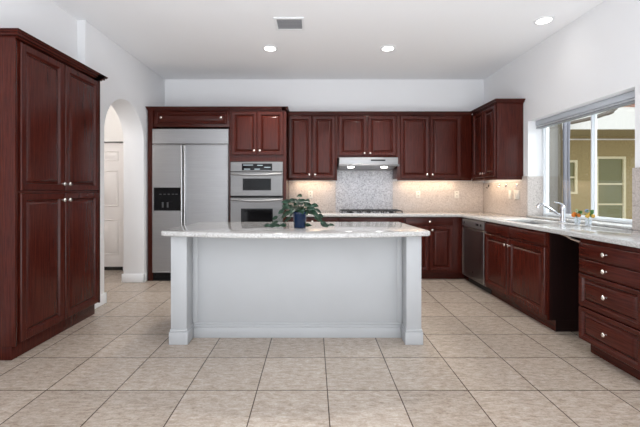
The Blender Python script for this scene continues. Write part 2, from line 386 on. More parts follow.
bm = B()
boxf(bm, F, -2.303, -1.217, .01, .115, .0, .01)
for k in range(5): boxf(bm, F, -2.300, -1.220, .018+k*.019, .028+k*.019, .01, .022, .003)
obj('toe_grille', bm, BLACK, rf)

# oven cabinet
oc = thing('oven_cabinet', 'dark cherry tall cabinet holding the double wall oven right of refrigerator', 'cabinet', (-.79, 5.5, 0))
box_obj('body', [(-1.194, -1.187, 5.18, 5.838, .11, 2.46), (-.430, -.388, 5.18, 5.838, .11, 2.46), (-1.187, -.430, 5.18, 5.838, 1.722, 2.46), (-1.187, -.430, 5.18, 5.838, .11, .585), (-1.187, -.430, 5.82, 5.838, .585, 1.722)], WOOD, oc)
box_obj('toe_kick', (-1.19, -.392, 5.25, 5.83, 0, .109), WOODH, oc)
crown([((-1.194, -.388, 5.18, 5.838), (0, 0, .05, 0)), ((-.45, -.388, 5.18, 5.43), (0, .03, .05, 0))], oc)
F = frame((0, 5.18, 0), 'cam')
panel_door(F, -1.172, -.808, 1.815, 2.437, oc, (-.845, 1.875), .055)
panel_door(F, -.795, -.428, 1.815, 2.437, oc, (-.762, 1.875), .055)
d = panel_door(F, -1.172, -.428, .13, .57, oc, None, .055, 'drawer'); knob(F, -.80, .35, d)
ov = thing('double_wall_oven', 'stainless double wall oven with two black windows and control panel', 'oven', (-.81, 5.45, .59))
box_obj('body', (-1.184, -.433, 5.17, 5.80, .592, 1.715), BLACK, ov, .002)
F = frame((0, 5.17, 0), 'cam')
bm = B(); rings(bm, F, -1.184, -.433, 1.575, 1.715, [(0, 0), (0, .018), (.004, .022)]); cp = obj('control_panel', bm, STEELO, ov)
bm = B(); boxf(bm, F, -1.02, -.585, 1.592, 1.690, .0225, .026, .001); dsp = obj('display', bm, BGLASS, cp)
bm = B()
bm.free()
for x0_, x1_, z in ((-1.0, -.86, 1.664), (-.80, -.72, 1.660), (-.99, -.90, 1.606), (-.84, -.76, 1.606), (-.70, -.61, 1.632)):
    bm = B(); boxf(bm, F, x0_, x1_, z, z+.008, .0262, .0268); obj('display_text', bm, BADGE, dsp)
def oven_door(z0, z1, wx0, wx1, wz0, wz1, zh):
    bm = B(); rings(bm, F, -1.184, -.433, z0, z1, [(0, 0), (0, .025), (.005, .032)]); d = obj('oven_door', bm, STEELO, ov)
    bm = B(); rings(bm, F, wx0, wx1, wz0, wz1, [(0, .0322), (0, .035), (.004, .036), (.02, .036), (.022, .034)]); obj('oven_window', bm, BGLASS, d)
    bm = B(); pts = []
    for i in range(13):
        t = i/12; x = -1.165+t*.713; bow = math.sin(math.pi*t)
        pts.append(F(x, zh-.014*bow, .036+.045*min(1, bow*3)))
    tube(bm, pts, .013, 12); obj('handle', bm, STEEL, d)
oven_door(1.225, 1.568, -1.005, -.60, 1.305, 1.475, 1.54)
oven_door(.60, 1.198, -1.03, -.575, .78, 1.045, 1.172)

# wall cabinets on back wall
def wall_cab(label, x0, x1, z0, doors, kz, glight=True):
    c = thing('wall_cabinet', label, 'cabinet', ((x0+x1)/2, 5.66, z0))
    box_obj('body', (x0+.001, x1-.001, 5.49, 5.838, z0+(.03 if glight else 0), 2.46), WOOD, c, .002)
    if glight: box_obj('light_rail', (x0+.001, x1-.001, 5.488, 5.508, z0, z0+.029), WOODH, c, .002)
    crown([((x0+.001, x1-.001, 5.49, 5.838), (0, 0, .045, 0))], c)
    F = frame((0, 5.49, 0), 'cam')
    panel_door(F, doors[0], doors[1], z0+.035, 2.44, c, (doors[1]-.035, kz), .058)
    panel_door(F, doors[2], doors[3], z0+.035, 2.44, c, (doors[2]+.035, kz), .058)
    if glight:
        bm = B(); bx(bm, x0+.10, x1-.12, 5.67, 5.73, z0+.014, z0+.029, .003); obj('light_bar', bm, WARM, c)
        area('under_cabinet_lamp', ((x0+x1)/2, 5.70, z0+.012), (0, 0, 0), (x1-x0)*.75, .05, 2.5*(x1-x0), (1, .74, .50), parent=c)
    return c
wall_cab('dark cherry two-door wall cabinet between the oven cabinet and the range hood', -.386, .37, 1.456, (-.372, -.022, -.004, .338), 1.545)
wall_cab('short dark cherry two-door wall cabinet directly above the range hood', .37, 1.288, 1.80, (.392, .818, .836, 1.262), 1.872, False)
wall_cab('widest dark cherry wall cabinet, right of the hood, reaching the corner', 1.288, 2.425, 1.456, (1.33, 1.768, 1.784, 2.262), 1.545)
cd = thing('wall_cabinet', 'dark cherry wall cabinet on right wall beside the window', 'cabinet', (2.6, 5.2, 1.456))
box_obj('body', (2.43, 2.778, 4.74, 5.838, 1.486, 2.46), WOOD, cd, .002)
crown([((2.43, 2.778, 4.74, 5.44), (.045, 0, .05, 0))], cd)
box_obj('light_rail', [(2.425, 2.760, 4.735, 4.755, 1.445, 1.485), (2.425, 2.445, 4.757, 5.48, 1.445, 1.485)], WOODH, cd, .003)
F = frame((2.43, 0, 0), 'left')   # u = -y
panel_door(F, -5.43, -5.098, 1.49, 2.44, cd, (-5.125, 1.545), .058)
panel_door(F, -5.082, -4.765, 1.49, 2.44, cd, (-5.055, 1.545), .058)
bm = B(); bx(bm, 2.60, 2.66, 4.85, 5.6, 1.470, 1.485, .003); obj('light_bar', bm, WARM, cd)
area('under_cabinet_lamp', (2.63, 5.2, 1.467), (0, 0, 0), .05, .7, 2.4, (1, .74, .50), parent=cd)

# range hood
hd = thing('range_hood', 'slim stainless under-cabinet range hood with two lamps above the cooktop', 'range hood', (.83, 5.55, 1.66))
bm = B()
prof = [(5.80, 1.795), (5.80, 1.63), (5.385, 1.672), (5.33, 1.69), (5.34, 1.705), (5.34, 1.795)]
# y here runs away from the camera
slab(bm, prof, [], lambda a, b: V((.392, a, b)), (.873, 0, 0), .003, 2); obj('canopy', bm, STEEL, hd)
bm = B(); bx(bm, .378, 1.28, 5.31, 5.345, 1.662, 1.692, .008); obj('front_lip', bm, STEELO, hd)
bm = B(); bx(bm, .395, 1.262, 5.336, 5.3385, 1.70, 1.79, .0008); fp = obj('front_panel', bm, STEEL, hd)
bm = B(); bx(bm, .86, 1.075, 5.330, 5.3355, 1.742, 1.764, .001)
obj('button_strip', bm, BLACK, fp)
for x in (.57, 1.075):
    bm = B(); lathe(bm, [(.04, 0), (.05, .003), (.05, .018)], Matrix.Translation((x, 5.42, 1.646)), 20); obj('hood_lamp', bm, HLENS, hd)
    area('hood_light', (x, 5.44, 1.62), (0, 0, 0), .09, .09, 1.1, (.94, .96, 1), parent=hd)

# base cabinets, back run
def base_cab(label, x0, x1, corner=False):
    c = thing('base_cabinet', label, 'cabinet', ((x0+x1)/2, 5.5, 0))
    dims = [(x0+.001, x1-.001, 5.23, 5.838, .105, .918)]
    if corner: dims = [(x0+.001, 2.158, 5.23, 5.838, .105, .918), (2.16, 2.778, 5.165, 5.838, .105, .918)]
    box_obj('body', dims, WOOD, c)
    tk = [(x0+.001, x1-.001, 5.306, 5.83, 0, .104)]
    if corner: tk = [(x0+.001, 2.235, 5.306, 5.83, 0, .104), (2.236, 2.77, 5.17, 5.83, 0, .104)]
    box_obj('toe_kick', tk, WOODH, c)
    return c
F = frame((0, 5.23, 0), 'cam')
c = base_cab('dark cherry base cabinet below the counter, next to the oven cabinet', -.386, .37)
flat_front(F, -.37, .355, .80, .905, c, [(-.01, .852)]); panel_door(F, -.37, -.012, .14, .785, c, (-.045, .73)); panel_door(F, .002, .355, .14, .785, c, (.035, .73))
c = base_cab('dark cherry base cabinet directly under the black cooktop', .37, 1.33)
flat_front(F, .385, 1.315, .80, .905, c, []); panel_door(F, .385, .845, .14, .785, c, (.81, .73)); panel_door(F, .857, 1.315, .14, .785, c, (.895, .73))
c = base_cab('dark cherry corner base cabinet with one drawer, left of the dishwasher', 1.33, 2.158, True)
flat_front(F, 1.345, 2.03, .80, .905, c, [(1.69, .852)]); panel_door(F, 1.345, 1.68, .14, .785, c, (1.375, .73)); panel_door(F, 1.694, 2.03, .14, .785, c, (1.728, .73))

# sink base
sb = thing('sink_cabinet', 'dark cherry sink base cabinet with two doors under the window', 'cabinet', (2.47, 3.9, 0))
box_obj('body', [(2.16, 2.18, 3.309, 4.490, .105, .918), (2.18, 2.778, 4.472, 4.490, .105, .918), (2.18, 2.778, 3.327, 4.472, .105, .125)], WOOD, sb)
box_obj('side_panel', (2.18, 2.778, 3.309, 3.327, .105, .918), WOODSHADE, sb)  # end panel darkened to carry the shade of the gap
box_obj('toe_kick', (2.235, 2.77, 3.309, 4.490, 0, .104), WOODH, sb)
box_obj('side_panel', (2.236, 2.778, 3.3065, 3.3085, 0.0, .105), WOODSHADE, sb)  # thin dark sheet continuing the painted gap shade to the floor
F = frame((2.16, 0, 0), 'left')
flat_front(F, -4.475, -3.945, .79, .90, sb, [], 'false_drawer'); flat_front(F, -3.932, -3.322, .79, .90, sb, [], 'false_drawer')
panel_door(F, -4.475, -3.945, .145, .772, sb, (-3.975, .70)); panel_door(F, -3.932, -3.322, .145, .772, sb, (-3.900, .70))
# drawer cabinet
dc = thing('drawer_cabinet', 'dark cherry cabinet of four drawers at the right foreground', 'cabinet', (2.47, 2.62, 0))
box_obj('body', (2.16, 2.778, 2.32, 2.902, .105, .918), WOOD, dc)
box_obj('toe_kick', (2.235, 2.77, 2.32, 2.89, 0, .104), WOODH, dc)
for (a, b, p) in ((.768, .885, 0), (.652, .758, 0), (.385, .642, 1), (.112, .375, 1)):
    if p: d = panel_door(F, -2.895, -2.335, a, b, dc, None, .045, 'drawer', WOODH); knob(F, -2.625, (a+b)/2, d, .017)
    else: flat_front(F, -2.895, -2.335, a, b, dc, [(-2.625, (a+b)/2)])
# dishwasher
dw = thing('dishwasher', 'dark stainless dishwasher built in beside the corner base cabinet', 'dishwasher', (2.46, 4.83, 0))
box_obj('body', (2.165, 2.76, 4.500, 5.155, .095, .905), STEELD, dw)
box_obj('toe_kick', (2.235, 2.76, 4.500, 5.155, 0, .094), BLACK, dw)
F = frame((2.165, 0, 0), 'left')
bm = B(); rings(bm, F, -5.15, -4.505, .805, .90, [(0, 0), (0, .022), (.004, .026)]); cp = obj('control_panel', bm, STEEL, dw)
for a_, b_ in ((-4.72, -4.64), (-4.60, -4.56), (-5.09, -5.06)):
    bm = B(); boxf(bm, F, a_, b_, .840, .870, .0265, .029, .001); obj('button', bm, BLACK, cp)
bm = B(); rings(bm, F, -5.15, -4.505, .11, .785, [(0, 0), (0, .02), (.003, .024), (.02, .024), (.024, .020), (.03, .020)]); dd = obj('door', bm, STEELD, dw)
bm = B(); boxf(bm, F, -4.84, -4.80, .20, .212, .0202, .0225); obj('badge', bm, STEELV, dd)

# ------------------------------------------------------------------ counters
bm = B()
slab(bm, [(-.386, 5.185), (2.10, 5.185), (2.13, 5.155), (2.13, 2.30), (2.777, 2.30), (2.777, 5.838), (-.386, 5.838)],
     [[(2.27, 3.66), (2.59, 3.66), (2.61, 3.68), (2.61, 4.23), (2.59, 4.25), (2.27, 4.25), (2.25, 4.23), (2.25, 3.68)]], lambda a, b: V((a, b, .920)), (0, 0, .04), .009, 3)
tag(obj('countertop', bm, GRAN), 'polished speckled granite countertop running around the back and right walls', 'countertop')
sk = thing('sink', 'undermount stainless sink set in the counter below the window', 'sink', (2.43, 3.95, .76))
bm = B()
o_out = [(2.235, 3.645), (2.625, 3.645), (2.625, 4.265), (2.235, 4.265)]
bx(bm, 2.240, 2.62, 3.65, 4.26, .76, .766)
for d in ((2.240, 2.246, 3.65, 4.26), (2.614, 2.62, 3.65, 4.26), (2.246, 2.614, 3.65, 3.656), (2.246, 2.614, 4.254, 4.26)): bx(bm, *d, .766, .919)
obj('basin', bm, STEELV, sk)
bm = B(); lathe(bm, [(.035, 0), (.035, .004), (.02, .002)], Matrix.Translation((2.43, 3.95, .7665)), 20); obj('drain', bm, CHROME, sk)

# faucet
fx, fy = 2.685, 3.86
fc = thing('kitchen_faucet', 'chrome single-lever faucet with long upswept spout by the sink', 'faucet', (fx, fy, CT))
bm = B(); lathe(bm, [(.036, .001), (.036, .008), (.028, .013), (.026, .02), (.025, .13), (.027, .15), (.024, .168), (.012, .178)], Matrix.Translation((fx, fy, CT)), 24); obj('base', bm, CHROME, fc)
bm = B(); tube(bm, [(fx-.018, fy, 1.025), (fx-.10, fy+.01, 1.085), (fx-.175, fy+.02, 1.135), (fx-.20, fy+.022, 1.150)], [.013, .012, .013, .014], 12)
tube(bm, [(fx-.195, fy+.022, 1.148), (fx-.225, fy+.025, 1.150), (fx-.245, fy+.027, 1.135), (fx-.252, fy+.028, 1.110)], [.015, .019, .020, .017], 12); obj('spout', bm, CHROME, fc)
bm = B(); tube(bm, [(fx+.008, fy, 1.125), (fx, fy, 1.148), (fx-.03, fy+.0, 1.163), (fx-.085, fy+.005, 1.175)], [.016, .012, .008, .006], 10); obj('lever', bm, CHROME, fc)

# bracket in the appliance gap
bk = thing('mounting_bracket', 'bent metal strip hanging under the counter in the empty appliance gap', 'bracket', (2.30, 3.1, .9))
bm = B(); tube(bm, [(2.20, 3.20, .914), (2.21, 3.14, .906), (2.225, 3.09, .885), (2.235, 3.02, .872), (2.24, 2.985, .868)], [.006, .008, .010, .009, .007], 8); obj('strip', bm, KNOB, bk)

# backsplashes
bm = B(); bx(bm, -.386, .366, 5.820, 5.838, .961, 1.454)
tag(obj('backsplash', bm, SPLASH, smooth=False), 'tan granite backsplash behind the potted plant, left of the cooktop', 'backsplash')
bm = B(); bx(bm, 1.292, 2.757, 5.820, 5.838, .961, 1.454)
tag(obj('backsplash', bm, SPLASH, smooth=False), 'tan granite backsplash on back wall, right of the cooktop to the corner', 'backsplash')
bm = B(); bx(bm, .3675, 1.2905, 5.816, 5.838, .961, 1.625)
tag(obj('backsplash', bm, SPLASHG, smooth=False), 'grey speckled granite slab between cooktop and range hood', 'backsplash')
bm = B(); slab(bm, [(4.642, .986), (4.66, .986), (4.66, .961), (5.838, .961), (5.838, 1.423), (4.737, 1.423), (4.737, 1.49), (4.642, 1.49)], [], lambda a, b: V((2.779, a, b)), (-.018, 0, 0))
tag(obj('backsplash', bm, SPLASH, smooth=False), 'speckled tan granite backsplash on right wall under the corner cabinet', 'backsplash')
bm = B(); bx(bm, 2.762, 2.958, 4.620, 4.639, .986, 1.485); tag(obj('backsplash', bm, SPLASH, smooth=False), 'narrow pale granite slab lining the far side of window recess', 'backsplash')
bm = B(); bx(bm, 2.755, 2.779, 2.30, 3.10, .961, 1.495, .003); tag(obj('backsplash', bm, SPLASH, smooth=False), 'granite backsplash at right edge of the photo, nearer side of window', 'backsplash')

# outlets
def outlet(label, F, u, v, w_=.075, h=.118, sw=False):
    p = F(u, v-h/2, 0); o = thing('wall_outlet', label, 'outlet', p)
    bm = B(); boxf(bm, F, u-w_/2, u+w_/2, v-h/2, v+h/2, .0005, .006, .002); pl = obj('plate', bm, PLATE, o)
    bm = B(); n = 2 if w_ > .1 else 1
    for k in range(n):
        c = u+(k-(n-1)/2)*.045
        if sw: boxf(bm, F, c-.012, c+.012, v-.03, v+.03, .006, .010, .001)
        else:
            for dv in (-.025, .025):
                b2 = B(); boxf(b2, F, c-.017, c+.017, v+dv-.014, v+dv+.014, .0062, .0085, .001); so = obj('socket', b2, PLATE, pl)
                b2 = B(); boxf(b2, F, c-.008, c+.008, v+dv-.002, v+dv+.008, .0086, .0090)
                me_ = obj('socket_slot', b2, SLOT, None); me_.parent = pl; me_.location = me_.location-o.location
        if sw: obj('switch', bm, PLATE, pl); bm = B()
    bm.free()
Fb = frame((0, 5.820, 0), 'cam'); Fr = frame((2.761, 0, 0), 'left')
outlet('white wall outlet on backsplash just above the potted plant', Fb, (310.5-313)*5.82/359, 1.24)
outlet('white wall outlet right of the cooktop on the back backsplash', Fb, (418-313)*5.82/359, 1.24)
outlet('white wall outlet on back backsplash nearest the corner', Fb, (456.7-313)*5.82/359, 1.24)
outlet('narrow white switch plate on right backsplash under the corner cabinet', Fr, -2.76*359/(510.3-313), 1.245, sw=True)
outlet('wider double switch plate on right backsplash, nearer the window', Fr, -2.76*359/(516.8-313), 1.245, .118, .125, sw=True)
# hooks
for px, lb in ((488.8, 'dark hook nearest the corner on the right backsplash'), (499.5, 'second small metal hook from the corner on right backsplash'), (506.4, 'third small metal hook from the corner, above the switches'), (517, 'metal hook nearest the window, under the cabinet end')):
    y = 2.76*359/(px-313); dark = px < 490; z = 1.36
    h = thing('utensil_hook', lb, 'hook', (2.76, y, z-.02), 'hooks on the right backsplash')
    bm = B(); lathe(bm, [(.016, 0), (.018, .004), (.010, .009)], Matrix.Translation((2.7605, y, z+.02)) @ Matrix.Rotation(-math.pi/2, 4, 'Y'), 14); obj('mount', bm, BLACK if dark else CHROME, h)
    bm = B(); tube(bm, [(2.752, y, z+.018), (2.748, y, z-.005), (2.738, y, z-.022), (2.724, y, z-.018), (2.718, y, z)], .0045, 8); obj('hook', bm, BLACK if dark else CHROME, h)

# cooktop
ck = thing('gas_cooktop', 'black gas cooktop with iron grates set in the back counter', 'cooktop', (.85, 5.5, CT))
box_obj('base', (.40, 1.34, 5.26, 5.72, .9605, .970), STEELV, ck, .004)
for (a, b) in ((.42, .71), (.725, 1.015), (1.03, 1.32)):
    bm = B(); z = 1.006
    bx(bm, a, b, 5.285, 5.299, z-.012, z); bx(bm, a, b, 5.685, 5.699, z-.012, z); bx(bm, a, a+.014, 5.285, 5.699, z-.012, z); bx(bm, b-.014, b, 5.285, 5.699, z-.012, z)
    cx = (a+b)/2
    for yc in (5.39, 5.59):
        bx(bm, a, b, yc-.006, yc+.006, z-.010, z+.004); bx(bm, cx-.006, cx+.006, yc-.08, yc+.08, z-.010, z+.004)
    for x in (a+.007, b-.007):
        for y in (5.292, 5.692): bx(bm, x-.007, x+.007, y-.007, y+.007, .9702, z-.012)
    g = obj('grate', bm, IRON, ck)
    for yc in (5.39, 5.59):
        bm = B(); lathe(bm, [(.042, 0), (.042, .008), (.032, .012), (.032, .02), (.01, .023)], Matrix.Translation((cx, yc, .9702)), 18); obj('burner', bm, BLACK, ck)
for k in range(5):
    bm = B(); lathe(bm, [(.017, 0), (.015, .02), (.006, .022)], Matrix.Translation((.62+.12*k, 5.272, .9702)), 14); obj('burner_knob', bm, STEEL, ck)

# ------------------------------------------------------------------ island
il = thing('kitchen_island', 'white kitchen island with bow-front granite top in the middle of the room', 'island', (-.145, 3.4, 0))
IX0, IX1 = -1.203, .917
box_obj('body', (IX0+.03, IX1-.03, 3.185, 3.86, 0, .918), ISL, il, .002)
def leg(x0, x1):
    bm = B()
    bx(bm, x0, x1, 3.035, 3.184, .10, .918, .003)
    bx(bm, x0-.012, x1+.012, 3.022, 3.184, 0, .105, .003); bx(bm, x0-.007, x1+.007, 3.027, 3.184, .105, .128, .006)
    obj('post', bm, ISL, il)
leg(IX0, -1.068); leg(.79, IX1)
bm = B(); bx(bm, -1.055, .777, 3.168, 3.184, 0, .092, .002); bx(bm, -1.055, .777, 3.172, 3.184, .092, .115, .005); bx(bm, -1.055, .777, 3.177, 3.184, .115, .133, .003); obj('base_moulding', bm, ISL, il)
box_obj('pilaster', (-1.067, -1.02, 3.176, 3.184, .134, .917), ISL, il, .002)
box_obj('pilaster', (.745, .789, 3.176, 3.184, .134, .917), ISL, il, .002)
bm = B(); bx(bm, IX0, IX0+.029, 3.19, 3.86, 0, .12, .003); bx(bm, IX1-.029, IX1, 3.19, 3.86, 0, .12, .003); obj('side_moulding', bm, ISL, il)
out = [(-1.225, 3.90), (-1.275, 3.02)]
for i in range(5):
    t = i/4*math.pi/2; out.append((-1.275+.04*(1-math.cos(t)), 3.02-.04*math.sin(t)))
for i in range(1, 24):
    t = i/24; out.append((-1.235+t*2.18, 2.98-.16*math.sin(math.pi*t)**.9))
for i in range(5):
    t = math.pi/2-i/4*math.pi/2; out.append((.985-.04*(1-math.cos(t)), 3.02-.04*math.sin(t)))
out += [(.935, 3.90)]
cl = []
for p in out:
    if not cl or (abs(cl[-1][0]-p[0])+abs(cl[-1][1]-p[1])) > 1e-4: cl.append(p)
bm = B(); slab(bm, cl, [], lambda a, b: V((a, b, .920)), (0, 0, .042), .012, 3); obj('granite_top', bm, GRAN, il)
IT = .962
# ------------------------------------------------------------------ plant
px_, py_ = -.12, 3.27
pl = thing('potted_plant', 'trailing green pothos in a blue glazed pot on the island', 'plant', (px_, py_, IT))
POT = new_mat('blue_glaze', (.002, .014, .050), .18, coat=.2, spec=.3)
bm = B(); lathe(bm, [(.050, .001), (.054, .004), (.062, .125), (.066, .13), (.066, .145), (.060, .146), (.056, .125)], Matrix.Translation((px_, py_, IT)), 28, cap=False)
lathe(bm, [(.0, .001), (.050, .001)], Matrix.Translation((px_, py_, IT)), 28, cap=False); obj('pot', bm, POT, pl)
bm = B(); lathe(bm, [(.0565, 0), (.056, .006), (.02, .010)], Matrix.Translation((px_, py_, IT+.115)), 20); obj('soil', bm, new_mat('soil', (.03, .02, .015), .9), pl)
LEAF = new_mat('leaf_green', rough=.4, spec=.3)
n = N(LEAF, 'ShaderNodeTexNoise', Scale=22.0, Detail=2.0); L(LEAF, coords(LEAF), n.inputs['Vector'])
L(LEAF, ramp(LEAF, n.outputs[0], [(.38, (.005, .020, .011)), (.56, (.012, .045, .022)), (.70, (.09, .13, .11))]), bsdf(LEAF).inputs['Base Color'])
STEM = new_mat('stem_green', (.03, .06, .025), .5)
fol = B(); stm = B()
def leaf(bm, c, d, nrm, L_, W_):
    d = d.normalized(); s = d.cross(nrm).normalized(); nrm = s.cross(d).normalized()
    rows = []
    for i in range(7):
        t = i/6; wd = W_*.5*math.sin(math.pi*min(1, t*.93+.07))**.75*(1-.25*t)
        if i == 6: wd = .0006
        cc = c+d*(t-.5)*L_-nrm*(.18*L_*(t-.3)**2)
        rows.append([bm.verts.new(cc+s*wd*k+nrm*(abs(k)*wd*.28)) for k in (-1, -.5, 0, .5, 1)])
    for i in range(6):
        for k in range(4): bm.faces.new((rows[i][k], rows[i][k+1], rows[i+1][k+1], rows[i+1][k]))
LP = [(299.6, 195.8, 1.1), (288.6, 206.8, 1.1), (296, 204, 1.2), (307, 203.3, 1.2), (315, 205.6, 1.1), (311, 208.5, 1.2), (318, 211, 1), (281, 212, 1.1), (287, 213.7, 1.2), (292.6, 209.6, 1.3), (287, 220, 1.2), (283, 226, .9), (277, 227, .9), (272, 228.7, .9), (267, 226.4, .9), (275, 218, .9), (274, 223.5, 1), (308, 227.6, .9), (304.8, 212.3, 1.1), (314, 213, 1.3), (318.6, 219, 1.3), (324.4, 224.7, 1.1), (331.4, 225.8, .9), (325.6, 228, .9), (302.5, 208.8, 1.2), (298, 211, 1.2), (303, 203, 1), (284, 216, 1), (292, 214, 1.1), (321, 216, .9)]
for k in range(26): LP.append((random.gauss(299, 8), random.uniform(200, 214), 1.1))
for k, (qx, qy, s) in enumerate(LP):
    yy = py_+random.uniform(-.07, .07) if k < 30 else py_+random.uniform(-.12, .12)
    if qy > 222: yy = min(yy, py_+.0)-.03
    sc = yy/359
    c = V(((qx-313)*sc, yy, 1.296-(qy-191)*sc)); c.z = max(c.z, IT+.026)
    rel = c-V((px_, py_, IT+.14)); h = V((rel.x, rel.y, 0))
    if h.length < .05: h = V((random.uniform(-1, 1), random.uniform(-1, .3), 0))
    d = h.normalized()+V((0, 0, -.55 if rel.z < .03 else -.1)); 
    if c.z < IT+.03: d.z = 0
    leaf(fol, c, d, V((random.uniform(-.5, .5), random.uniform(-1.6, -.6), .8)).normalized(), .066*s*random.uniform(.9, 1.2), .046*s)
    st = V((px_+random.uniform(-.03, .03), py_+random.uniform(-.03, .03), IT+.12))
    mid = (st+c)/2+V((0, 0, .05 if rel.z < .05 else .015)); 
    tube(stm, [st, (st*.6+mid*.4)+V((0, 0, .025)), mid, c-d.normalized()*.02], .0016, 5)
o = obj('foliage', fol, LEAF, pl); obj('stems', stm, STEM, pl)

# ------------------------------------------------------------------ flower cups beside the faucet
def flower(bm, c, r):
    for k in range(26):
        z = 1-2*(k+.5)/26; a = k*2.4; q = math.sqrt(1-z*z); n_ = V((q*math.cos(a), q*math.sin(a), z))
        tdir = n_.cross(V((.3, .5, .8))).normalized()
        leaf(bm, c+n_*r*.8, (tdir+n_*.35), n_, r*.95, r*.9)
GREEN2 = new_mat('bright_leaf', (.05, .16, .03), .5)
for cx, cy, fcol, lb, off in ((2.60, 3.53, (.62, .20, .04), 'left glass cup holding orange flowers and green leaves by faucet', (-.03, .0)), (2.63, 3.43, (.66, .42, .10), 'right glass cup holding yellow flowers and green leaves by window', (.0, 0))):
    t = thing('flower_cup', lb, 'vase', (cx, cy, CT), 'flower cups beside the faucet')
    bm = B(); lathe(bm, [(.0, .001), (.024, .001), (.028, .06), (.030, .075), (.027, .075), (.023, .012), (.0, .010)], Matrix.Translation((cx, cy, CT)), 20, cap=False); obj('cup', bm, CUP, t)
    bm = B()
    for k in range(3): flower(bm, V((cx+off[0]+(k-1)*.026, cy+(k % 2)*.02-.025, CT+.098+.014*(k % 2))), .019)
    obj('blossoms', bm, new_mat('petal', fcol, .7, spec=.1), t)
    bm = B()
    for k in range(26):
        a = random.uniform(0, 6.28); c = V((cx+.024*math.cos(a), cy+.02*math.sin(a)-.012, CT+random.uniform(.09, .15)))
        leaf(bm, c, V((math.cos(a), math.sin(a), random.uniform(-.2, .9))), V((random.uniform(-.5, .5), -1, .6)), .032, .020)
    for k in range(4): tube(bm, [(cx, cy, CT+.015), (cx+random.uniform(-.015, .015), cy, CT+.085)], .0015, 5)
    obj('greenery', bm, GREEN2, t)
    if cx > 2.61:
        bm = B(); flower(bm, V((cx+.01, cy+.03, CT+.145)), .018); obj('blue_blossom', bm, new_mat('blue_petal', (.25, .32, .55), .6), t)

# ------------------------------------------------------------------ ceiling fittings
for X, Y, lb in ((-.545, 4.554, 'round recessed ceiling light on the left, beyond the air vent'), (.951, 4.554, 'round recessed ceiling light at middle right, above the cooktop side'), (2.45, 3.808, 'round recessed ceiling light near right wall above the window')):
    t = thing('recessed_light', lb, 'light', (X, Y, CH-.01), 'recessed ceiling lights')
    M = Matrix.Translation((X, Y, 0))
    bm = B(); lathe(bm, [(.072, CH-.0005), (.098, CH-.0005), (.098, CH-.006), (.072, CH-.012)], M, 32, cap=False); obj('trim_ring', bm, TRIM, t)
    bm = B(); lathe(bm, [(.071, CH-.001), (.071, CH-.009), (.04, CH-.010), (.0, CH-.010)], M, 28, cap=False); obj('lens', bm, LENS, t)
    d = bpy.data.lights.new('downlight', 'SPOT'); d.energy = 150 if X < 2 else 3; d.color = (1, .95, .88); d.spot_size = math.radians(125); d.spot_blend = .8; d.shadow_soft_size = .07
    lo = bpy.data.objects.new('downlight', d); COL.objects.link(lo); lo.parent = t; lo.location = (0, 0, -.02)
vt = thing('ceiling_vent', 'grey slatted air vent in the ceiling left of centre', 'vent', (-.245, 3.89, CH-.02))
bm = B(); slab(bm, [(-.415, 3.745), (-.095, 3.745), (-.095, 4.035), (-.415, 4.035)], [[(-.385, 3.775), (-.12, 3.775), (-.12, 4.005), (-.385, 4.005)]], lambda a, b: V((a, b, CH-.012)), (0, 0, .0115), .003); obj('frame', bm, TRIM, vt)
bm = B(); bx(bm, -.385, -.12, 3.775, 4.005, CH-.003, CH-.0005); obj('backing', bm, VDARK, vt)
bm = B()
for k in range(7):
    y = 3.79+k*.033; vs = [bm.verts.new(p) for p in ((-.384, y, CH-.012), (-.121, y, CH-.012), (-.121, y+.017, CH-.004), (-.384, y+.017, CH-.004), (-.384, y+.002, CH-.013), (-.121, y+.002, CH-.013), (-.121, y+.019, CH-.005), (-.384, y+.019, CH-.005))]
    for q in ((0, 1, 2, 3), (4, 7, 6, 5), (0, 4, 5, 1), (2, 6, 7, 3), (0, 3, 7, 4), (1, 5, 6, 2)): bm.faces.new([vs[i] for i in q])
obj('slats', bm, GREYM, vt)
# added lamp, out of view, put in to light the hall
hl = thing('hall_fill_lamp', 'added unseen fill lamp on the hall ceiling beyond the archway', 'light', (-3.5, 4.3, CH-.06))
bm = B(); lathe(bm, [(.12, 0), (.15, .03), (.15, .059)], Matrix.Translation((-3.5, 4.3, CH-.06)), 24); obj('fill_lamp_shade', bm, LENS, hl)
d = bpy.data.lights.new('hall_fill', 'POINT'); d.energy = 28; d.color = (1, .96, .92); d.shadow_soft_size = .15
lo = bpy.data.objects.new('hall_fill', d); COL.objects.link(lo); lo.parent = hl; lo.location = (0, 0, -.25)

# ------------------------------------------------------------------ outside
STUC = new_mat('yellow_stucco', (.62, .47, .22), .9, spec=.1)
n = N(STUC, 'ShaderNodeTexNoise', Scale=25.0, Detail=4.0); L(STUC, coords(STUC), n.inputs['Vector']); L(STUC, ramp(STUC, n.outputs[0], [(.3, (.36, .265, .125)), (.7, (.45, .34, .17))]), bsdf(STUC).inputs['Base Color']); bump(STUC, n.outputs[0], .2, .01)
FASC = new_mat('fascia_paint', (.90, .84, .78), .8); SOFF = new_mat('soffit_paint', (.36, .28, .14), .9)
PANE = new_mat('outside_pane', (.20, .185, .08), .12, spec=.3); BRONZE = new_mat('gutter_brown', (.16, .12, .09), .6)
CREAM = new_mat('cream_frame', (.78, .66, .42), .6)
hw = thing('house_wing', 'yellow stucco house wing with tiled roof seen through the kitchen window', 'building', (6.5, 8.1, -.03))
bm = B(); bx(bm, 4.3, 12, 8.0, 8.25, -.03, 2.90); obj('wall', bm, STUC, hw)
bm = B(); bx(bm, 4.3, 12, 7.97, 7.999, 2.43, 2.455); obj('wall_trim', bm, FASC, hw)
bm = B(); bx(bm, 4.3, 12, 7.03, 7.999, 2.52, 2.56); obj('soffit', bm, SOFF, hw)
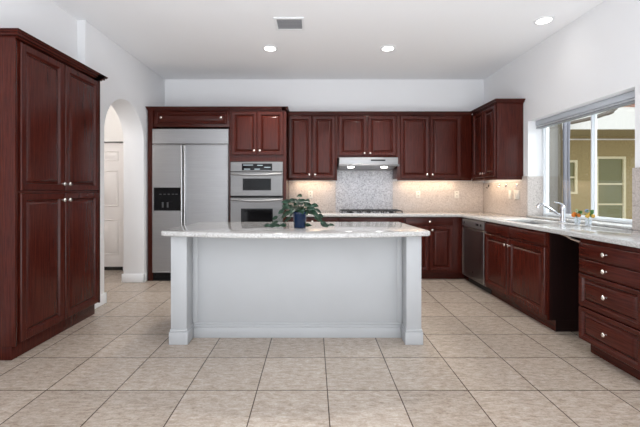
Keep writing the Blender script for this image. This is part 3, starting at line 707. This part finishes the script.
bm = B(); bx(bm, 4.3, 12, 6.99, 7.029, 2.50, 2.93); obj('fascia', bm, FASC, hw)
ROOF = new_mat('terracotta', rough=.8)
n = N(ROOF, 'ShaderNodeTexNoise', Scale=6.0); L(ROOF, coords(ROOF), n.inputs['Vector']); L(ROOF, ramp(ROOF, n.outputs[0], [(.3, (.50, .22, .14)), (.7, (.78, .50, .38))]), bsdf(ROOF).inputs['Base Color'])
bm = B()
for k in range(26):
    x = 4.4+k*.3
    for r in range(4):
        y0 = 6.93+r*.45; z0 = 2.95+r*.16
        pts = []
        for (yy, zz, rad) in ((y0, z0, .11), (y0+.5, z0+.16, .09)):
            pts.append([bm.verts.new((x+rad*math.cos(a), yy, zz+rad*.8*math.sin(a))) for a in [math.pi*i/8 for i in range(9)]]+[bm.verts.new((x+(rad-.02)*math.cos(a), yy, zz+(rad-.02)*.8*math.sin(a))) for a in [math.pi*(8-i)/8 for i in range(9)]])
        m = len(pts[0])
        for i in range(m): bm.faces.new((pts[0][i], pts[0][(i+1) % m], pts[1][(i+1) % m], pts[1][i]))
        for s_ in (0, 1):
            for i in range(8): bm.faces.new((pts[s_][i], pts[s_][i+1], pts[s_][16-i], pts[s_][17-i]))
bx(bm, 4.3, 12, 6.97, 8.8, 2.931, 2.94)
vs = [bm.verts.new(p) for p in ((4.3, 6.97, 2.941), (12, 6.97, 2.941), (12, 8.8, 3.59), (4.3, 8.8, 3.59), (12, 8.8, 2.941), (4.3, 8.8, 2.941))]
for q in ((0, 1, 2, 3), (3, 2, 4, 5), (0, 3, 5), (1, 4, 2)): bm.faces.new([vs[i] for i in q])
obj('roof', bm, ROOF, hw)
F = frame((0, 8.0, 0), 'cam')
def ext_window(u0, u1, v0, v1, name, bars):
    bm = B(); t = .05
    slab(bm, [(u0, v0), (u1, v0), (u1, v1), (u0, v1)], [[(u0+t, v0+t), (u1-t, v0+t), (u1-t, v1-t), (u0+t, v1-t)]], lambda a, b: V((a, 7.999, b)), (0, -.05, 0)); f = obj(name, bm, CREAM, hw)
    bm = B(); boxf(bm, F, u0+t, u1-t, v0+t, v1-t, .002, .012); obj('pane', bm, PANE, f)
    bm = B()
    for z in bars: boxf(bm, F, u0+t, u1-t, z-.018, z+.018, .013, .04)
    if bars: obj('glazing_bar', bm, CREAM, f)
ext_window(5.60, 5.86, 1.23, 1.98, 'window', [1.6])
ext_window(6.27, 6.93, 0.0, 2.06, 'glass_door', [1.45, 1.0])
gt = B(); tube(gt, [(5.0, 6.96, 2.62), (5.0, 6.4, 2.60), (5.0, 6.1, 2.62), (5.0, 5.93, 2.665)], .035, 10); tube(gt, [(5.0, 6.1, 2.615), (5.0, 6.0, 2.63)], .04, 10)
obj('gutter', gt, BRONZE, hw)
pc = thing('patio_column', 'grey brown patio column outside the left part of the window', 'column', (3.75, 5.7, -.03))
bm = B(); bx(bm, 3.655, 3.789, 5.55, 5.85, -.03, 2.55, .01); obj('shaft', bm, new_mat('column_stucco', (.17, .15, .13), .9), pc)
bm = B(); bx(bm, 3.79, 3.87, 5.57, 5.85, -.03, 2.55, .01); obj('side_strip', bm, new_mat('olive_stucco', (.13, .10, .06), .9), pc)
bm = B()
pts = []
for j in range(13):
    z = 2.52-2.55*j/12; wd = .085 if j > 9 else .075; row = []
    for i in range(17):
        t = i/16; row.append((3.835+(t-.0)*.125*(1-.15*math.sin(j*.5)), 5.50+.02*math.sin(t*14)+.0, z))
    pts.append(row)
vf = [[bm.verts.new(p) for p in r] for r in pts]; vb = [[bm.verts.new((p[0], p[1]+.012, p[2])) for p in r] for r in pts]
for j in range(12):
    for i in range(16):
        bm.faces.new((vf[j][i], vf[j][i+1], vf[j+1][i+1], vf[j+1][i])); bm.faces.new((vb[j][i], vb[j+1][i], vb[j+1][i+1], vb[j][i+1]))
tag(obj('outdoor_curtain', bm, new_mat('curtain_grey', (.24, .235, .265), .8)), 'gathered grey curtain hanging beside the patio column outside the window', 'curtain')
